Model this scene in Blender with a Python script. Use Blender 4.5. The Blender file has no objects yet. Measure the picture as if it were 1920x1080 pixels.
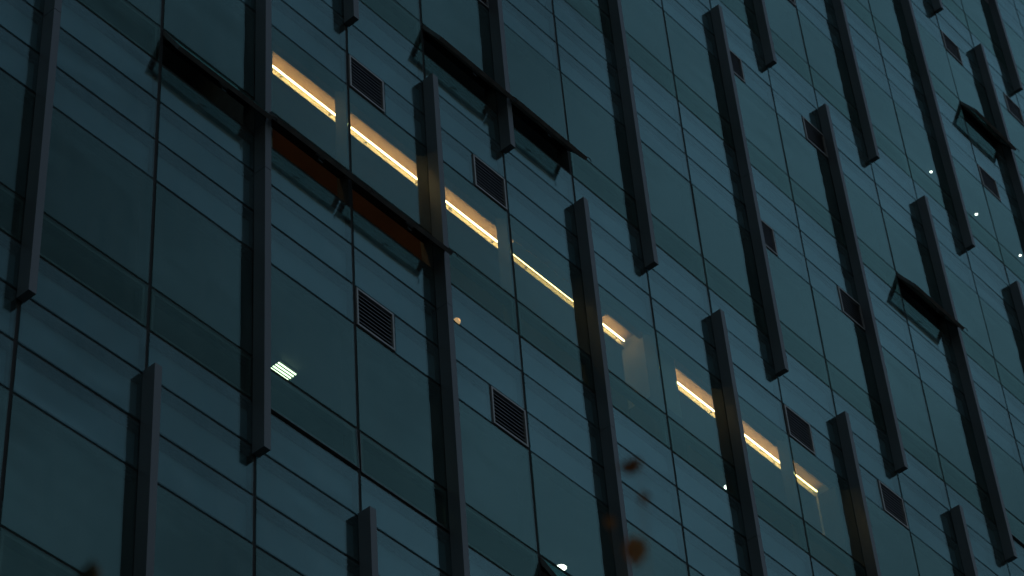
import bpy, bmesh, math, random
from mathutils import Vector, Matrix
random.seed(7)
S = bpy.context.scene
C = S.collection
R = math.radians

# ------------------------------------------------------------ camera, sky, sun, exposure
CAM = Vector((-14.13946, -14.12737, 1.63370))
cr, cu, cf = (0.6523034, -0.7553766, -0.0625013), (-0.5026471, -0.4928277, 0.7102582), (0.5673148, 0.4318877, 0.7011611)
cam_data = bpy.data.cameras.new('camera')
cam = bpy.data.objects.new('camera', cam_data)
C.objects.link(cam)
m = Matrix((Vector(cr), Vector(cu), -Vector(cf))).transposed().to_4x4()
m.translation = CAM
cam.matrix_world = m
cam_data.sensor_width = 36
cam_data.lens = 93.497
cam_data.clip_end = 3000
cam_data.dof.use_dof = True
cam_data.dof.focus_distance = 32.0
cam_data.dof.aperture_fstop = 2.9
S.camera = cam

CLOUD_W = 28.0
SUN_EL, SUN_AZ = R(1.0), R(0)
w = bpy.data.worlds.new('World')
S.world = w
w.use_nodes = True
nt = w.node_tree
bg = nt.nodes['Background']
sky = nt.nodes.new('ShaderNodeTexSky')
sky.sky_type = 'NISHITA'
sky.sun_disc = False
sky.sun_elevation = SUN_EL
sky.sun_rotation = SUN_AZ
sky.ozone_density = 1.5
# thin broken cloud over the unseen dusk sky, seed chosen to brighten mid-facade reflections
tc = nt.nodes.new('ShaderNodeTexCoord')
cn = nt.nodes.new('ShaderNodeTexNoise')
cn.noise_dimensions = '4D'
cn.inputs['W'].default_value = CLOUD_W
cn.inputs['Scale'].default_value = 2.6
cn.inputs['Detail'].default_value = 9
cn.inputs['Roughness'].default_value = .56
nt.links.new(tc.outputs['Generated'], cn.inputs['Vector'])
cm = nt.nodes.new('ShaderNodeMapRange')
cm.inputs['From Min'].default_value = .32
cm.inputs['From Max'].default_value = .68
cm.inputs['To Min'].default_value = .35
cm.inputs['To Max'].default_value = 1.9
nt.links.new(cn.outputs[0], cm.inputs[0])
cs = nt.nodes.new('ShaderNodeVectorMath')
cs.operation = 'SCALE'
nt.links.new(sky.outputs[0], cs.inputs[0])
nt.links.new(cm.outputs[0], cs.inputs['Scale'])
nt.links.new(cs.outputs[0], bg.inputs[0])
bg.inputs[1].default_value = 0.15
sl = bpy.data.lights.new('sun', 'SUN')
sl.energy = 0.02
sl.angle = R(20)
sl.color = (1, .85, .7)
sun = bpy.data.objects.new('sun', sl)
C.objects.link(sun)
sd = Vector((math.sin(SUN_AZ) * math.cos(SUN_EL), math.cos(SUN_AZ) * math.cos(SUN_EL), math.sin(SUN_EL)))
sun.rotation_euler = sd.to_track_quat('Z', 'Y').to_euler()
sun.location = (0, -60, 60)
S.view_settings.view_transform = 'Standard'
S.view_settings.look = 'None'
S.view_settings.exposure = 2.18
S.view_settings.gamma = 1

# ------------------------------------------------------------ materials
def mat(name):
    m = bpy.data.materials.new(name)
    m.use_nodes = True
    m.node_tree.nodes.clear()
    out = m.node_tree.nodes.new('ShaderNodeOutputMaterial')
    return m, m.node_tree, out

def N(nt, t, **k):
    n = nt.nodes.new(t)
    for a, b in k.items():
        setattr(n, a, b)
    return n

def principled(name, col, rough, metal=0.0, var=.25, scale=3.0, bump=0.0, streak=1.0, spec=.5):
    m, nt, out = mat(name)
    b = N(nt, 'ShaderNodeBsdfPrincipled')
    b.inputs['Metallic'].default_value = metal
    b.inputs['Specular IOR Level'].default_value = spec
    tc = N(nt, 'ShaderNodeTexCoord')
    mp = N(nt, 'ShaderNodeMapping')
    mp.inputs['Scale'].default_value = (1, 1, streak)
    no = N(nt, 'ShaderNodeTexNoise')
    no.inputs['Scale'].default_value = scale
    no.inputs['Detail'].default_value = 5
    nt.links.new(tc.outputs['Object'], mp.inputs[0])
    nt.links.new(mp.outputs[0], no.inputs[0])
    cr = N(nt, 'ShaderNodeValToRGB')
    cr.color_ramp.elements[0].position = .3
    cr.color_ramp.elements[1].position = .7
    cr.color_ramp.elements[0].color = (*[c * (1 - var) for c in col], 1)
    cr.color_ramp.elements[1].color = (*[min(1, c * (1 + var)) for c in col], 1)
    nt.links.new(no.outputs[0], cr.inputs[0])
    nt.links.new(cr.outputs[0], b.inputs['Base Color'])
    mr = N(nt, 'ShaderNodeMapRange')
    mr.inputs['To Min'].default_value = max(.02, rough - .08)
    mr.inputs['To Max'].default_value = rough + .08
    nt.links.new(no.outputs[0], mr.inputs[0])
    nt.links.new(mr.outputs[0], b.inputs['Roughness'])
    if bump:
        bp = N(nt, 'ShaderNodeBump')
        bp.inputs['Strength'].default_value = bump
        bp.inputs['Distance'].default_value = .01
        nt.links.new(no.outputs[0], bp.inputs['Height'])
        nt.links.new(bp.outputs[0], b.inputs['Normal'])
    nt.links.new(b.outputs[0], out.inputs[0])
    return m

def glass(name, r0, trans, refl, wav=.005, grime=.03, grime_col=(.25, .3, .32)):
    """coated architectural glass: Schlick mirror over a tinted clear sheet, faint dust film, slight roller waviness"""
    m, nt, out = mat(name)
    L = nt.links.new
    lw = N(nt, 'ShaderNodeLayerWeight')
    lw.inputs[0].default_value = .5
    pw = N(nt, 'ShaderNodeMath', operation='POWER')
    pw.inputs[1].default_value = 6.0
    L(lw.outputs['Facing'], pw.inputs[0])
    mr = N(nt, 'ShaderNodeMapRange')
    mr.inputs['To Min'].default_value = r0
    mr.inputs['To Max'].default_value = 1
    L(pw.outputs[0], mr.inputs[0])
    tc = N(nt, 'ShaderNodeTexCoord')
    mp = N(nt, 'ShaderNodeMapping')
    mp.inputs['Scale'].default_value = (.7, .7, 1.6)
    oi = N(nt, 'ShaderNodeObjectInfo')
    vo = N(nt, 'ShaderNodeVectorMath', operation='MULTIPLY')
    vo.inputs[1].default_value = (37, 37, 37)
    L(oi.outputs['Random'], vo.inputs[0])
    va = N(nt, 'ShaderNodeVectorMath', operation='ADD')
    L(tc.outputs['Object'], va.inputs[0])
    L(vo.outputs[0], va.inputs[1])
    L(va.outputs[0], mp.inputs[0])
    wn = N(nt, 'ShaderNodeTexNoise')
    wn.inputs['Scale'].default_value = 1.3
    wn.inputs['Detail'].default_value = 1.0
    L(mp.outputs[0], wn.inputs[0])
    bp = N(nt, 'ShaderNodeBump')
    bp.inputs['Strength'].default_value = 1
    bp.inputs['Distance'].default_value = wav
    L(wn.outputs[0], bp.inputs['Height'])
    gl = N(nt, 'ShaderNodeBsdfGlossy')
    gl.inputs['Roughness'].default_value = .03
    gl.inputs['Color'].default_value = (*refl, 1)
    L(bp.outputs[0], gl.inputs['Normal'])
    tr = N(nt, 'ShaderNodeBsdfTransparent')
    tr.inputs[0].default_value = (*trans, 1)
    mx = N(nt, 'ShaderNodeMixShader')
    L(mr.outputs[0], mx.inputs[0])
    L(tr.outputs[0], mx.inputs[1])
    L(gl.outputs[0], mx.inputs[2])
    # dust film, streaked and patchy
    df = N(nt, 'ShaderNodeBsdfDiffuse')
    df.inputs[0].default_value = (*grime_col, 1)
    mp2 = N(nt, 'ShaderNodeMapping')
    mp2.inputs['Scale'].default_value = (5, 5, .9)
    L(va.outputs[0], mp2.inputs[0])
    gn = N(nt, 'ShaderNodeTexNoise')
    gn.inputs['Scale'].default_value = 1.4
    gn.inputs['Detail'].default_value = 6
    L(mp2.outputs[0], gn.inputs[0])
    gr = N(nt, 'ShaderNodeMapRange')
    gr.inputs['From Min'].default_value = .3
    gr.inputs['From Max'].default_value = .75
    gr.inputs['To Min'].default_value = grime * .35
    gr.inputs['To Max'].default_value = grime * 1.9
    L(gn.outputs[0], gr.inputs[0])
    m2 = N(nt, 'ShaderNodeMixShader')
    L(gr.outputs[0], m2.inputs[0])
    L(mx.outputs[0], m2.inputs[1])
    L(df.outputs[0], m2.inputs[2])
    L(m2.outputs[0], out.inputs[0])
    return m

def emit(name, col, s):
    m, nt, out = mat(name)
    e = N(nt, 'ShaderNodeEmission')
    e.inputs[0].default_value = (*col, 1)
    e.inputs[1].default_value = s
    nt.links.new(e.outputs[0], out.inputs[0])
    return m

M = {
    'vision': glass('vision_glass', .085, (.56, .62, .60), (.61, .95, .87), grime=.014),
    'sash': glass('sash_glass', .045, (.62, .70, .67), (.60, .96, .85), grime=.012),
    'spandrel': glass('spandrel_glass', .092, (.55, .66, .68), (.66, .95, .90), grime=.02),
    'pan': principled('grey_blue_back_panel', (.12, .155, .18), .6, var=.12, scale=1.6, streak=.4),
    'gasket': principled('black_gasket', (.008, .009, .010), .7, var=.3, spec=.08),
    'mullion': principled('grey_mullion_paint', (.028, .029, .031), .6, var=.12, spec=.2),
    'fin': principled('charcoal_fin_metal', (.028, .033, .039), .46, spec=.3, metal=.22, var=.28, scale=1.1, streak=.25, bump=.05),
    'frame': principled('black_sash_frame', (.03, .032, .034), .42, metal=.2, var=.3, scale=6),
    'rim': principled('grey_louver_rim', (.10, .105, .11), .5, metal=.4, var=.2, scale=5),
    'slat': principled('dark_louver_slat', (.035, .037, .04), .4, metal=.5, var=.3, scale=7),
    'black': principled('black_lining_and_shade', (.008, .008, .008), .9, var=.2),  # louver and housing black, also painted shade on column bases and far partition
    'ceiling': principled('dark_office_ceiling', (.10, .10, .10), .8, var=.15),
    'slab': principled('concrete_slab', (.12, .12, .12), .85, var=.2),
    'column': principled('grey_column_paint', (.24, .21, .18), .8, var=.1, scale=3),
    'tan': principled('tan_trough_board', (.25, .15, .082), .7, var=.1, scale=3),
    'green_leaf': principled('dark_green_leaf', (.02, .028, .010), .6, var=.3, scale=9),
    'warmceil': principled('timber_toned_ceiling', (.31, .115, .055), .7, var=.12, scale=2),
    'plaster': principled('warm_white_plaster', (.50, .43, .33), .8, var=.06, scale=4),
    'ground': principled('paving_concrete', (.16, .16, .155), .85, var=.25, scale=.8, bump=.3),
    'asphalt': principled('asphalt', (.05, .05, .052), .9, var=.3, scale=2, bump=.4),
    'metal': principled('lamp_housing', (.35, .35, .34), .4, metal=.6, var=.1),
    'bark': principled('grey_brown_bark', (.09, .07, .05), .9, var=.35, scale=20, bump=.6),
    'leaf': principled('autumn_leaf', (.22, .10, .016), .6, var=.45, scale=9),
    'tube': emit('warm_tube_light', (1, .64, .27), 10),
    'tube_dim': emit('warm_tube_light_dim', (1, .66, .22), 5),
    'amber': emit('added_amber_glow', (1, .42, .14), .4),  # emission of the invented glow lamp
    'white': emit('cool_white_tube', (.80, 1, .62), 1.9),
    'spot': emit('downlight_lens', (1, .97, .84), 3),
}

# ------------------------------------------------------------ helpers
def box(bm, x0, x1, y0, y1, z0, z1, mi=0):
    v = [bm.verts.new((x, y, z)) for z in (z0, z1) for y in (y0, y1) for x in (x0, x1)]
    for f in ((0, 2, 3, 1), (4, 5, 7, 6), (0, 1, 5, 4), (2, 6, 7, 3), (0, 4, 6, 2), (1, 3, 7, 5)):
        bm.faces.new([v[i] for i in f]).material_index = mi

def mesh(name, bm, mats, bevel=0, smooth=False):
    if bevel:
        bmesh.ops.bevel(bm, geom=list(bm.edges), offset=bevel, segments=1, affect='EDGES')
    me = bpy.data.meshes.new(name)
    bm.to_mesh(me)
    bm.free()
    for k in (mats if isinstance(mats, (list, tuple)) else [mats]):
        me.materials.append(M[k])
    if smooth:
        for p in me.polygons:
            p.use_smooth = True
    return me

def boxmesh(name, b, mt, bevel=0):
    bm = bmesh.new()
    if isinstance(b[0], (int, float)):
        b = [b]
    for q in b:
        box(bm, *q)
    return mesh(name, bm, mt, bevel)

def obj(name, me, parent=None, loc=(0, 0, 0), rot=None, label=None, cat=None, group=None, kind=None):
    o = bpy.data.objects.new(name, me)
    C.objects.link(o)
    o.location = loc
    if rot:
        o.rotation_euler = rot
    if parent:
        o.parent = parent
    if label: o['label'] = label
    if cat: o['category'] = cat
    if group: o['group'] = group
    if kind: o['kind'] = kind
    return o

def cyl(bm, p0, p1, r0, r1, n=8, cap=True):
    p0, p1 = Vector(p0), Vector(p1)
    q = (p1 - p0).to_track_quat('Z', 'Y')
    a = [bm.verts.new(p0 + q @ Vector((r0 * math.cos(t), r0 * math.sin(t), 0))) for t in [2 * math.pi * i / n for i in range(n)]]
    b = [bm.verts.new(p1 + q @ Vector((r1 * math.cos(t), r1 * math.sin(t), 0))) for t in [2 * math.pi * i / n for i in range(n)]]
    for i in range(n):
        bm.faces.new((a[i], a[(i + 1) % n], b[(i + 1) % n], b[i]))
    if cap:
        bm.faces.new(a[::-1])
        bm.faces.new(b)

# ------------------------------------------------------------ facade grid (metres)
W = 1.49426            # module width
ZS = 27.2              # height of the reference joint line
H = 4.0
DT, DP, DQ, DR = .629, 1.240, 2.782, 3.390     # joints below the reference line
def zl(s, k):          # height of joint k of storey s (storeys count downwards)
    return ZS - H * s - {'S': 0, 'T': DT, 'P': DP - H, 'Q': DQ - H, 'R': DR - H}[k]
def X(mm):
    return mm * W + {1: .03, 0: -.01, 2: -.008, -2: -.10, -3: -.12}.get(mm, 0)

vis = {-3: (0, 3), -2: (0, 3), -1: (0, 3), 0: (-1, 3), 1: (-1, 3), 2: (-1, 2), 3: (-2, 2), 4: (-2, 2), 5: (-2, 2), 6: (-3, 2), 7: (-3, 1),
       8: (-3, 1), 9: (-4, 1), 10: (-4, 1), 11: (-4, 1), 12: (-5, 0), 13: (-5, -1), 14: (-5, -2), 15: (-6, -3), 16: (-6, -4), 17: (-6, -5), 18: (-7, -6)}
M0, M1, S0, S1 = -8, 26, -9, 6    # extent of the facade
GAPX, GAPZ = .024, .017

g = obj('ground', boxmesh('ground', (-900, 900, -900, 900, -.5, 0), 'ground'), kind='structure')
road = obj('road', boxmesh('road', (-600, 600, -34, -20, -.3, .004), 'asphalt'), kind='structure')

tower = bpy.data.objects.new('office_tower', None)
C.objects.link(tower)
tower['label'] = 'dark teal glass office tower with staggered vertical metal fins'
tower['category'] = 'office building'

xa, xb = X(M0), X(M1)
ztop, zbot = zl(S0, 'S') + 1.2, 0.0
DEPTH = 3.6
# body: core wall, slabs, ceilings ---------------------------------------------
obj('core_wall', boxmesh('core_wall', [(xa, xb, DEPTH, DEPTH + 12, 0, ztop)], 'slab'), tower)
obj('end_wall', boxmesh('end_wall', [(xa - .3, xa - .03, .02, DEPTH - .003, 0, ztop)], 'slab'), tower)
obj('end_wall', boxmesh('end_wall', [(xb + .03, xb + .3, .02, DEPTH - .003, 0, ztop)], 'slab'), tower)
PAN = .085
SL0, SL1 = .295, .548
slot_x0, slot_x1 = .30 * W, 7.945 * W
for s in range(S0, S1 + 1):
    zt, zb = zl(s - 1, 'R') - .03, zl(s, 'P') + .03
    if s == 1:
        # slab above the lit room is cut back for the light trough
        obj('floor_slab', boxmesh('floor_slab', [(xa, xb, PAN, DEPTH - .002, zb + .32, zt), (xa, xb, PAN, PAN + .06, zb, zb + .32)], 'pan'), tower)
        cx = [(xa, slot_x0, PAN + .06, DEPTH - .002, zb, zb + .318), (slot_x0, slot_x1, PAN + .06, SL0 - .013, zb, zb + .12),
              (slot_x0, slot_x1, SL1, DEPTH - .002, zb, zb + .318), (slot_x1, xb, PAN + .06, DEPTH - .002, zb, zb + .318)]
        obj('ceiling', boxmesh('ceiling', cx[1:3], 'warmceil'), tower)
        obj('ceiling', boxmesh('ceiling', [cx[0], cx[3]], 'ceiling'), tower)
        obj('trough_board', boxmesh('trough_board', (slot_x0 + .002, slot_x1 - .002, PAN + .062, SL1 - .013, zb + .125, zb + .317), 'tan'), tower)
        obj('trough_lining', boxmesh('trough_lining', [(slot_x0 + .002, slot_x1 - .002, SL1 - .012, SL1 - .001, zb + .002, zb + .30),
            (slot_x0 + .002, slot_x1 - .002, SL0 - .012, SL0 - .001, zb + .002, zb + .124)], 'plaster'), tower)
    else:
        obj('floor_slab', boxmesh('floor_slab', (xa, xb, PAN, DEPTH - .002, zb, zt), 'pan'), tower)
        obj('ceiling', boxmesh('ceiling', (xa, xb, PAN + .02, DEPTH - .004, zb - .02, zb - .002), 'ceiling'), tower)
# interior columns of the lit room
z0, z1 = zl(1, 'R') - 1.2, zl(1, 'P') + .028
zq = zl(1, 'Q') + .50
obj('column_painted_shade', boxmesh('column_painted_shade', [(5.02 * W, 5.46 * W, .215, .60, z0, zq), (7.93 * W, 8.25 * W, .192, .90, z0, zq + .28)], 'black'), tower)  # lower columns painted black in place of the strip light fading out
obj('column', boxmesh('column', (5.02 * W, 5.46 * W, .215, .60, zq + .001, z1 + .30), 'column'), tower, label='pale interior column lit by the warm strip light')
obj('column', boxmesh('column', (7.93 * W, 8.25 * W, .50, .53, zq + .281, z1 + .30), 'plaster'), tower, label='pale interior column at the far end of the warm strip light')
obj('partition_wall', boxmesh('partition_wall', (.12 * W, .29 * W, .20, DEPTH - .01, z0, z1), 'slab'), tower)
obj('light_block_panel', boxmesh('light_block_panel', [(7.935 * W, 8.25 * W, .192, .499, zq + .281, z1), (7.935 * W, 8.25 * W, .531, .90, zq + .281, z1)], 'black'), tower)  # black panels added to stop strip light passing the far column
obj('partition_wall', boxmesh('partition_wall', (8.26 * W, 8.36 * W, .20, DEPTH - .01, z0, z1), 'black'), tower)  # far partition blackened so no strip light shows on its face

# mullions ----------------------------------------------------------------------
mull_me = {}
def mull_mesh():
    bm = bmesh.new()
    box(bm, -.033, .033, .016, .19, 0, ztop, 0)
    return mesh('mullion', bm, 'mullion')
gas = boxmesh('joint_gasket', (-.034, .034, .0125, .0158, 0, ztop), 'gasket')
mm_ = mull_mesh()
for k in range(M0, M1 + 1):
    o = obj('mullion', mm_, tower, (X(k), 0, 0))
    obj('gasket', gas, o)
# transoms
for s in range(S0, S1 + 1):
    for lv in 'STPQR':
        z = zl(s, lv)
        if z < .3: continue
        hgt = .032 if lv != 'R' else .036
        bm = bmesh.new()
        box(bm, xa, xb, .0165, PAN - .002 if lv in 'ST' else .15, z - hgt, z + hgt)
        if lv in 'RSTP':
            box(bm, xa, xb, .047, PAN - .0015, z - .088, z + .088)
        obj('transom', mesh('transom', bm, 'gasket'), tower)

# glazing -----------------------------------------------------------------------
rows = [('R', 'S'), ('S', 'T'), ('T', 'P')]
def louver_at(mo, s):
    k = mo % 6
    if s < -5 and False: return None
    if k == 1: return 'L'
    if k == 2: return 'R'
    return None
open_sash = {(-1, 1): 29, (0, 1): 32, (1, 1): 32, (2, 0): 31, (3, 0): 32, (10, -1): 31, (13, -3): 30, (3, 2): 27, (0, 2): 2.6, (1, 2): .7, (11, 0): 3.0}
outer = {'vision': bmesh.new(), 'sash': bmesh.new(), 'spandrel': bmesh.new()}
pane_cache = {}
def pane_mesh(kind, w_, h_):
    key = (kind, round(w_, 3), round(h_, 3))
    if key not in pane_cache:
        pane_cache[key] = boxmesh(kind, (0, w_, 0, .012, 0, h_), kind)
    return pane_cache[key]

def slats(w_, h_, par):
    n = 9
    bm = bmesh.new()
    v = [bm.verts.new(c) for c in ((0.03, .0, 0), (w_ - .03, .0, 0), (w_ - .03, .052, .04), (.03, .052, .04),
                                   (0.03, .0, .010), (w_ - .03, .0, .010), (w_ - .03, .052, .048), (.03, .052, .048))]
    for f in ((0, 3, 2, 1), (4, 5, 6, 7), (0, 1, 5, 4), (2, 3, 7, 6), (0, 4, 7, 3), (1, 2, 6, 5)):
        bm.faces.new([v[i] for i in f])
    me = mesh('slat', bm, 'slat')
    for i in range(n):
        obj('slat', me, par, (0, .006, .03 + (h_ - .07) * i / (n - .4)))

louver_cache = {}
def louver(par, x0, z0_, w_, h_):
    fr = .026
    key = round(w_, 3)
    if key not in louver_cache:
        bs = [(0, w_, -.012, .06, 0, fr), (0, w_, -.012, .06, h_ - fr, h_), (0, fr, -.0121, .0601, fr - .001, h_ - fr + .001), (w_ - fr, w_, -.0121, .0601, fr - .001, h_ - fr + .001)]
        louver_cache[key] = (boxmesh('louver', bs, 'rim'), boxmesh('lining', (fr, w_ - fr, .062, .07, fr, h_ - fr), 'black'))
    a, b = louver_cache[key]
    o = obj('louver', a, par, (x0, 0, z0_))
    obj('lining', b, o)
    slats(w_, h_, o)

def sash(par, x0, x1, zt, zb, ang):
    w_, h_ = x1 - x0, zt - zb
    fw, fd = .055, .05
    if ang:
        bs = [(0, w_, .014, fd, -h_, -h_ + fw), (0, w_, -.001, .0139, -h_, -h_ + .0055), (0, w_, .014, fd, -fw, 0), (0, fw, .0145, fd - .0005, -h_ + fw - .001, -fw + .001), (w_ - fw, w_, .0145, fd - .0005, -h_ + fw - .001, -fw + .001), (0, .0055, -.001, .0144, -h_ + .0056, 0), (w_ - .0055, w_, -.001, .0144, -h_ + .0056, 0)]
        fr = obj('window_sash', boxmesh('window_sash', bs, 'frame'), par, (x0, 0, zt), (-R(ang), 0, 0), label='awning sash propped open' if ang > 5 else 'awning sash left slightly ajar')
        obj('pane', boxmesh('pane', (.006, w_ - .006, .001, .013, -h_ + .006, -.006), 'sash'), fr)
        bm = bmesh.new()
        box(bm, w_ / 2 - .06, w_ / 2 + .06, fd + .001, fd + .02, -h_ + .012, -h_ + .036)
        cyl(bm, (w_ / 2, fd + .02, -h_ + .024), (w_ / 2 + .02, fd + .05, -h_ + .05), .009, .009, 6)
        cyl(bm, (w_ / 2 + .02, fd + .05, -h_ + .05), (w_ / 2 + .10, fd + .052, -h_ + .07), .009, .007, 6)
        obj('handle', mesh('handle', bm, 'frame'), fr)
        if ang > 5:
            for sx in (.022, w_ - .022):
                # folding stay from the jamb to the sash
                inv = Matrix.Rotation(R(ang), 3, 'X')
                p0 = Vector((sx, .045, -.06))
                p0 = inv @ p0
                bm = bmesh.new()
                cyl(bm, p0, (sx, fd * .7, -h_ * .62), .008, .008, 6)
                obj('stay_arm', mesh('stay_arm', bm, 'frame'), fr)
            bm = bmesh.new()   # loose strip of seal hanging from the outer corner
            pts = [Vector((w_ - .01, .0, -h_ + .02)), Vector((w_ + .03, -.008, -h_ + .01)), Vector((w_ + .055, .0, -h_ - .005)), Vector((w_ + .058, .02, -h_ - .05))]
            for a_, b_ in zip(pts, pts[1:]):
                cyl(bm, a_, b_, .006, .005, 5)
            obj('seal_strip', mesh('seal_strip', bm, 'gasket'), fr)
    else:
        bs = [(.03, w_ - .03, .0165, .06, -h_ + .0, -h_ + .045), (.03, w_ - .03, .0165, .06, -.045, 0), (.03, .06, .017, .059, -h_ + .044, -.044), (w_ - .06, w_ - .03, .017, .059, -h_ + .044, -.044)]
        if 'closed' not in sash_me: sash_me['closed'] = {}
        key = round(w_, 3)
        if key not in sash_me['closed']:
            sash_me['closed'][key] = boxmesh('window_sash', bs, 'frame')
        fr = obj('window_sash', sash_me['closed'][key], par, (x0, 0, zt))
        obj('pane', pane_mesh('sash', w_, h_), fr, (0, 0, -h_))
sash_me = {}

for mo in range(M0, M1):
    x0, x1 = X(mo) + GAPX, X(mo + 1) - GAPX
    for s in range(S0, S1 + 1):
        seen = mo in vis and vis[mo][0] <= s <= vis[mo][1]
        # vision pane P -> Q
        zt, zb = zl(s, 'P') - GAPZ, zl(s, 'Q') + GAPZ
        if zb < .3: continue
        tilt = (random.uniform(-.003, .003), 0, random.uniform(-.003, .003))
        if seen:
            obj('vision_pane', pane_mesh('vision', x1 - x0, zt - zb), tower, (x0, 0, zb), tilt)
        else:
            box(outer['vision'], x0, x1, 0, .012, zb, zt)
        # awning row Q -> R
        zt, zb = zl(s, 'Q') - GAPZ, zl(s, 'R') + GAPZ + .008
        if zb < .3: continue
        if seen:
            sash(tower, x0, x1, zt, zb, open_sash.get((mo, s), 0))
        else:
            box(outer['sash'], x0, x1, 0, .012, zb, zt)
        # spandrels
        for a, b in rows:
            zt, zb = zl(s, a) - GAPZ, zl(s + (b == 'P'), b) + GAPZ
            if zb < .3: continue
            xs = [(x0, x1)]
            if a == 'T':
                side = louver_at(mo, s)
                lw = .615
                if side:
                    lx = x0 + .004 if side == 'L' else x1 - lw - .004
                    louver(tower, lx, zb + .002, lw, zt - zb - .004)
                    xs = [(x0 + lw + .035, x1)] if side == 'L' else [(x0, x1 - lw - .035)]
            for q0, q1 in xs:
                if seen:
                    obj('spandrel_panel', pane_mesh('spandrel', q1 - q0, zt - zb), tower, (q0, 0, zb), (random.uniform(-.005, .005), 0, random.uniform(-.003, .003)))
                else:
                    box(outer['spandrel'], q0, q1, 0, .012, zb, zt)
for k, nm in (('vision', 'outer_vision_glazing'), ('sash', 'outer_awning_glazing'), ('spandrel', 'outer_spandrel_glazing')):
    obj(nm, mesh(nm, outer[k], k), tower, kind='stuff')

# fins --------------------------------------------------------------------------
FD, FT = .172, .094
fin_len = 2 * H + .14
bs = [(-FT / 2, FT / 2, -FD, -.004, 0, fin_len / 2 - .004), (-FT / 2, FT / 2, -FD, -.004, fin_len / 2 + .004, fin_len), (-FT / 2 + .004, FT / 2 - .004, -FD + .004, -.0042, fin_len / 2 - .006, fin_len / 2 + .006)]
fin_me = boxmesh('fin', bs, 'fin')
for k in range(M0, M1 + 1):
    # joint indices where fins of this column start
    st = 0 if k % 2 == 0 else -2
    for top in range(st - 12, 8, 4):
        zt = zl(top, 'S') + .03
        zb = zt - fin_len
        if zt > ztop or zb < 0: continue
        obj('fin', fin_me, tower, (X(k), 0, zb))
obj('parapet', boxmesh('parapet', (xa - .3, xb + .3, -.02, .3, ztop + .002, ztop + .5), 'fin'), tower)
obj('plinth', boxmesh('plinth', (xa - .3, xb + .3, -.06, .010, 0, .28), 'slab'), tower)

# ------------------------------------------------------------ lamps inside
zc = zl(1, 'P') + .03
# warm strip lights in the trough
def strip(x0, x1, label, mt='tube', y=.478, z=.036, fade=1):
    o = bpy.data.objects.new('strip_light', None)
    C.objects.link(o)
    o.location = ((x0 + x1) / 2, y, zc + z)
    o['label'] = label; o['category'] = 'strip light'; o['group'] = 'warm strip lights along the ceiling of the lit storey'
    L = (x1 - x0) / 2
    bm = bmesh.new()
    cyl(bm, (-L, 0, 0), (L, 0, 0), .0105, .0105, 10)
    obj('tube', mesh('tube', bm, mt), o)
    obj('holder', boxmesh('holder', [(q - .012, q + .012, .012, .05, -.006, .006) for q in (-L * .6, L * .6)], 'plaster'), o)
    for sx in (-1, 1):
        bm = bmesh.new()
        cyl(bm, (sx * L, 0, 0), (sx * (L + .018), 0, 0), .016, .016, 8)
        box(bm, sx * L - .004, sx * L + .014, .0, .02, -.008, .008)
        obj('end_cap', mesh('end_cap', bm, 'metal'), o)
    return o
segs = [(.42, 1.36, 'warm strip light above the paired open sashes, uppermost of the row'),
        (1.39, 2.44, 'warm strip light second from the top, below the top left louver'),
        (2.47, 3.38, 'warm strip light just right of that same fin, third from the top of the row'),
        (3.41, 4.55, 'thin warm strip light with pale smears under it, fourth from the top of the row'),
        (4.57, 4.96, 'short warm strip light ending at the pale lit column'),
        (5.45, 6.48, 'warm strip light right of the dark gap in the row, left of a long fin'),
        (6.51, 7.45, 'warm strip light right of the long fin, second from the lower end of the row'),
        (7.48, 7.905, 'short warm strip light at the lower right end of the row')]
for i, (a, b, lab) in enumerate(segs):
    if i in (3, 7):
        strip(a * W, b * W, lab, 'tube_dim')
    else:
        strip(a * W, b * W, lab)
# louvred tray closing the trough at the fourth light
bm = bmesh.new()
box(bm, 3.30 * W, 4.56 * W, SL0 - .01, .448, zc - .012, zc - .003)
tray = obj('trough_cover', mesh('trough_cover', bm, 'plaster'), tower)

# square four tube fitting on the ceiling one storey down
zc2 = zl(2, 'P') + .01
o = bpy.data.objects.new('ceiling_light', None); C.objects.link(o)
o.location = (1.0 * W, 1.075, zc2)
o['label'] = 'small cool white ceiling light of four parallel tubes beside the fin'; o['category'] = 'ceiling light'
obj('housing', boxmesh('housing', [(-.15, .15, -.09, .09, -.012, -.001), (-.15, -.142, -.0895, .0895, -.035, -.0121), (.142, .15, -.0895, .0895, -.035, -.0121)], 'black'), o)
for i in range(4):
    bm = bmesh.new()
    cyl(bm, (-.14, -.062 + i * .041, -.03), (.14, -.062 + i * .041, -.03), .009, .009, 10)
    obj('tube', mesh('tube', bm, 'white'), o)

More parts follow.
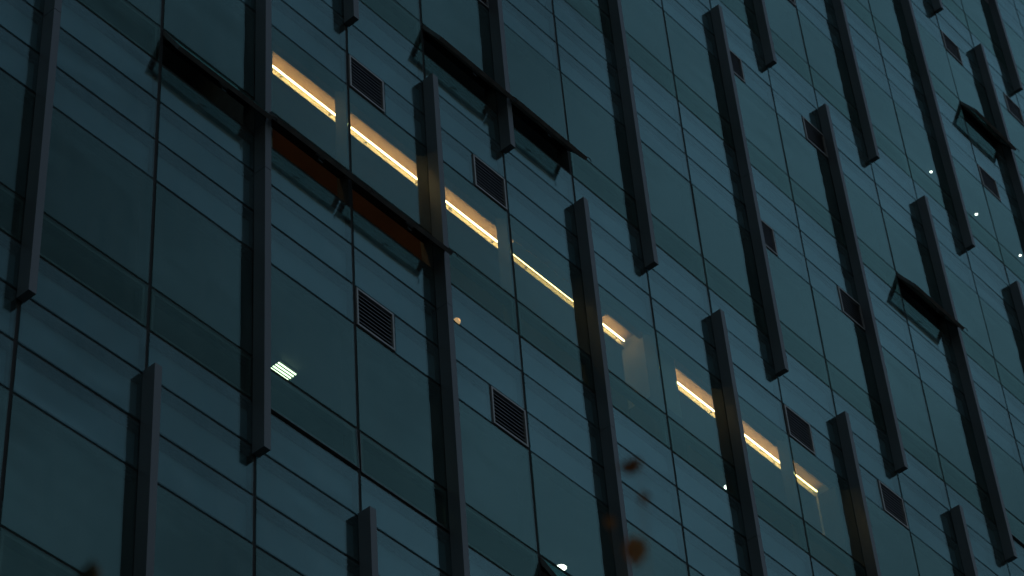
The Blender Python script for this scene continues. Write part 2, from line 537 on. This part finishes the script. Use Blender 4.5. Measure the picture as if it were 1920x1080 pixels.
def downlight(x, y, z, label, r, group=None):
    o = bpy.data.objects.new('downlight', None); C.objects.link(o)
    o.location = (x, y, z)
    o['label'] = label; o['category'] = 'downlight'
    if group: o['group'] = group
    bm = bmesh.new()
    cyl(bm, (0, 0, -.004), (0, 0, -.016), r * 1.25, r * 1.2, 20)
    obj('trim', mesh('trim', bm, 'metal'), o)
    bm = bmesh.new()
    cyl(bm, (0, 0, -.0165), (0, 0, -.024), r, r * .9, 20)
    obj('lens', mesh('lens', bm, 'spot'), o)
downlight(4.287 * W, 1.14, zl(2, 'P') + .008, 'round white downlight behind glass at the bottom edge of the photo', .068)
downlight(7.2 * W, 1.30, zl(1, 'P') + .028, 'small white downlight left of a long fin, below the warm strip lights', .05)
for xx, lab in ((12.346, 'tiny white downlight on the right, leftmost of the three in a row'), (13.382, 'tiny white downlight on the right, middle one of the three in a row'), (14.42, 'tiny white downlight at the right edge, rightmost of the three in a row')):
    downlight(xx * W, .52, zl(-2, 'P') + .008, lab, .028, 'row of tiny downlights on the right')

# ------------------------------------------------------------ young tree near the camera
def tree(base, top, hold, label, n, seed, lmat='leaf'):
    rnd = random.Random(seed)
    t = bpy.data.objects.new('young_tree', None); C.objects.link(t)
    t.location = base
    t['label'] = label; t['category'] = 'tree'; t['group'] = 'young autumn trees in front of the building'
    B = Vector(base)
    bm = bmesh.new()
    pts = [Vector((0, 0, 0))]
    T = Vector(top) - B
    for i in range(1, 9):
        k = i / 8
        pts.append(Vector((T.x * k + rnd.uniform(-.03, .03), T.y * k + rnd.uniform(-.03, .03), T.z * k)))
    for i, (a, b) in enumerate(zip(pts, pts[1:])):
        cyl(bm, a, b, .045 * (1 - i / 8.6), .045 * (1 - (i + 1) / 8.6), 8, False)
    obj('trunk', mesh('trunk', bm, 'bark', smooth=True), t)
    lm = leaf_mesh(lmat)
    ends = [Vector(h[0]) - B for h in hold]
    tw = bmesh.new()
    def twig(a, b, r):
        mid = (a + b) / 2 + Vector((rnd.uniform(-.05, .05), rnd.uniform(-.05, .05), -.03))
        cyl(tw, a, mid, r, r * .7, 5, False)
        cyl(tw, mid, b, r * .7, r * .3, 5, False)
    def leaf(p, sc):
        o_ = obj('leaf', lm, t, p, (rnd.uniform(.6, 2.2), rnd.uniform(-.6, .6), rnd.uniform(0, 6.28)))
        o_.scale = (sc,) * 3
        return o_
    for e, (_, roll, sc) in zip(ends, hold):
        k = min(pts, key=lambda q: (q - e).length)
        twig(k, e, .0016)
        o_ = leaf(e, sc)
        q = Matrix((Vector(cr), Vector(cu), -Vector(cf))).transposed() @ Matrix.Rotation(R(roll), 3, 'Z') @ Matrix.Rotation(R(rnd.uniform(-35, 35)), 3, 'Y')
        o_.rotation_euler = q.to_euler()
    for i in range(n):
        k = pts[rnd.choice((3, 4, 5, 6))]
        d = Vector((rnd.uniform(-1, 1), rnd.uniform(-1, 1), rnd.uniform(-.15, .25)))
        e = k + d * .55
        twig(k, e, .005)
        for j in range(4):
            leaf(k.lerp(e, rnd.uniform(.45, 1)) + Vector((rnd.uniform(-.08, .08), rnd.uniform(-.08, .08), rnd.uniform(-.1, .02))), rnd.uniform(.7, 1.1))
    obj('twigs', mesh('twigs', tw, 'bark'), t, kind='stuff')
def leaf_mesh(lmat):
    bm = bmesh.new()
    out = [(0, 0), (.014, .006), (.022, .02), (.018, .034), (.008, .046), (0, .058)]
    mid = [bm.verts.new((0, y, -.002 - .25 * abs(y - .03))) for _, y in out]
    for s in (1, -1):
        e = [bm.verts.new((s * x, y, .004 * (x > 0))) for x, y in out[1:-1]]
        bm.faces.new((mid[0], mid[1], e[0]))
        for i in range(3):
            bm.faces.new((mid[i + 1], mid[i + 2], e[i + 1], e[i]))
        bm.faces.new((mid[4], mid[5], e[3]))
    bmesh.ops.solidify(bm, geom=list(bm.faces), thickness=.0006)
    return mesh('leaf', bm, lmat)

tree((-10.15, -11.25, 0), (-10.42, -11.52, 4.72),
     [((-10.590, -11.720, 5.281), 82, .85), ((-10.583, -11.722, 5.290), 60, .55), ((-10.556, -11.709, 5.240), 150, .5),
      ((-10.526, -11.637, 5.182), 188, 1.25), ((-10.588, -11.624, 5.205), 200, .5)],
     'young tree with a few blurred orange leaves crossing the lower right fins', 16, 3)
tree((-10.95, -10.30, 0), (-11.18, -10.62, 4.80), [((-11.23, -10.749, 5.165), 10, .9), ((-11.259, -10.731, 5.165), -30, .6)],
     'young tree whose topmost dark leaf tips show blurred at the lower left edge', 16, 5, 'green_leaf')

# invented lamp in one spandrel's shadow box, added to make a warm smudge
o = bpy.data.objects.new('added_glow_lamp', None); C.objects.link(o)
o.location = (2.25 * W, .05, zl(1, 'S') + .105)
o['label'] = 'added amber glow source behind the glass just right of a long fin'; o['category'] = 'lamp'
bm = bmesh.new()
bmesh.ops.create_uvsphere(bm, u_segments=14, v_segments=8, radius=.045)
obj('glow_ball', mesh('glow_ball', bm, 'amber', smooth=True), o)
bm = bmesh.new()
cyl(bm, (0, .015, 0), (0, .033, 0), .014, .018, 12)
obj('glow_socket', mesh('glow_socket', bm, 'metal'), o)
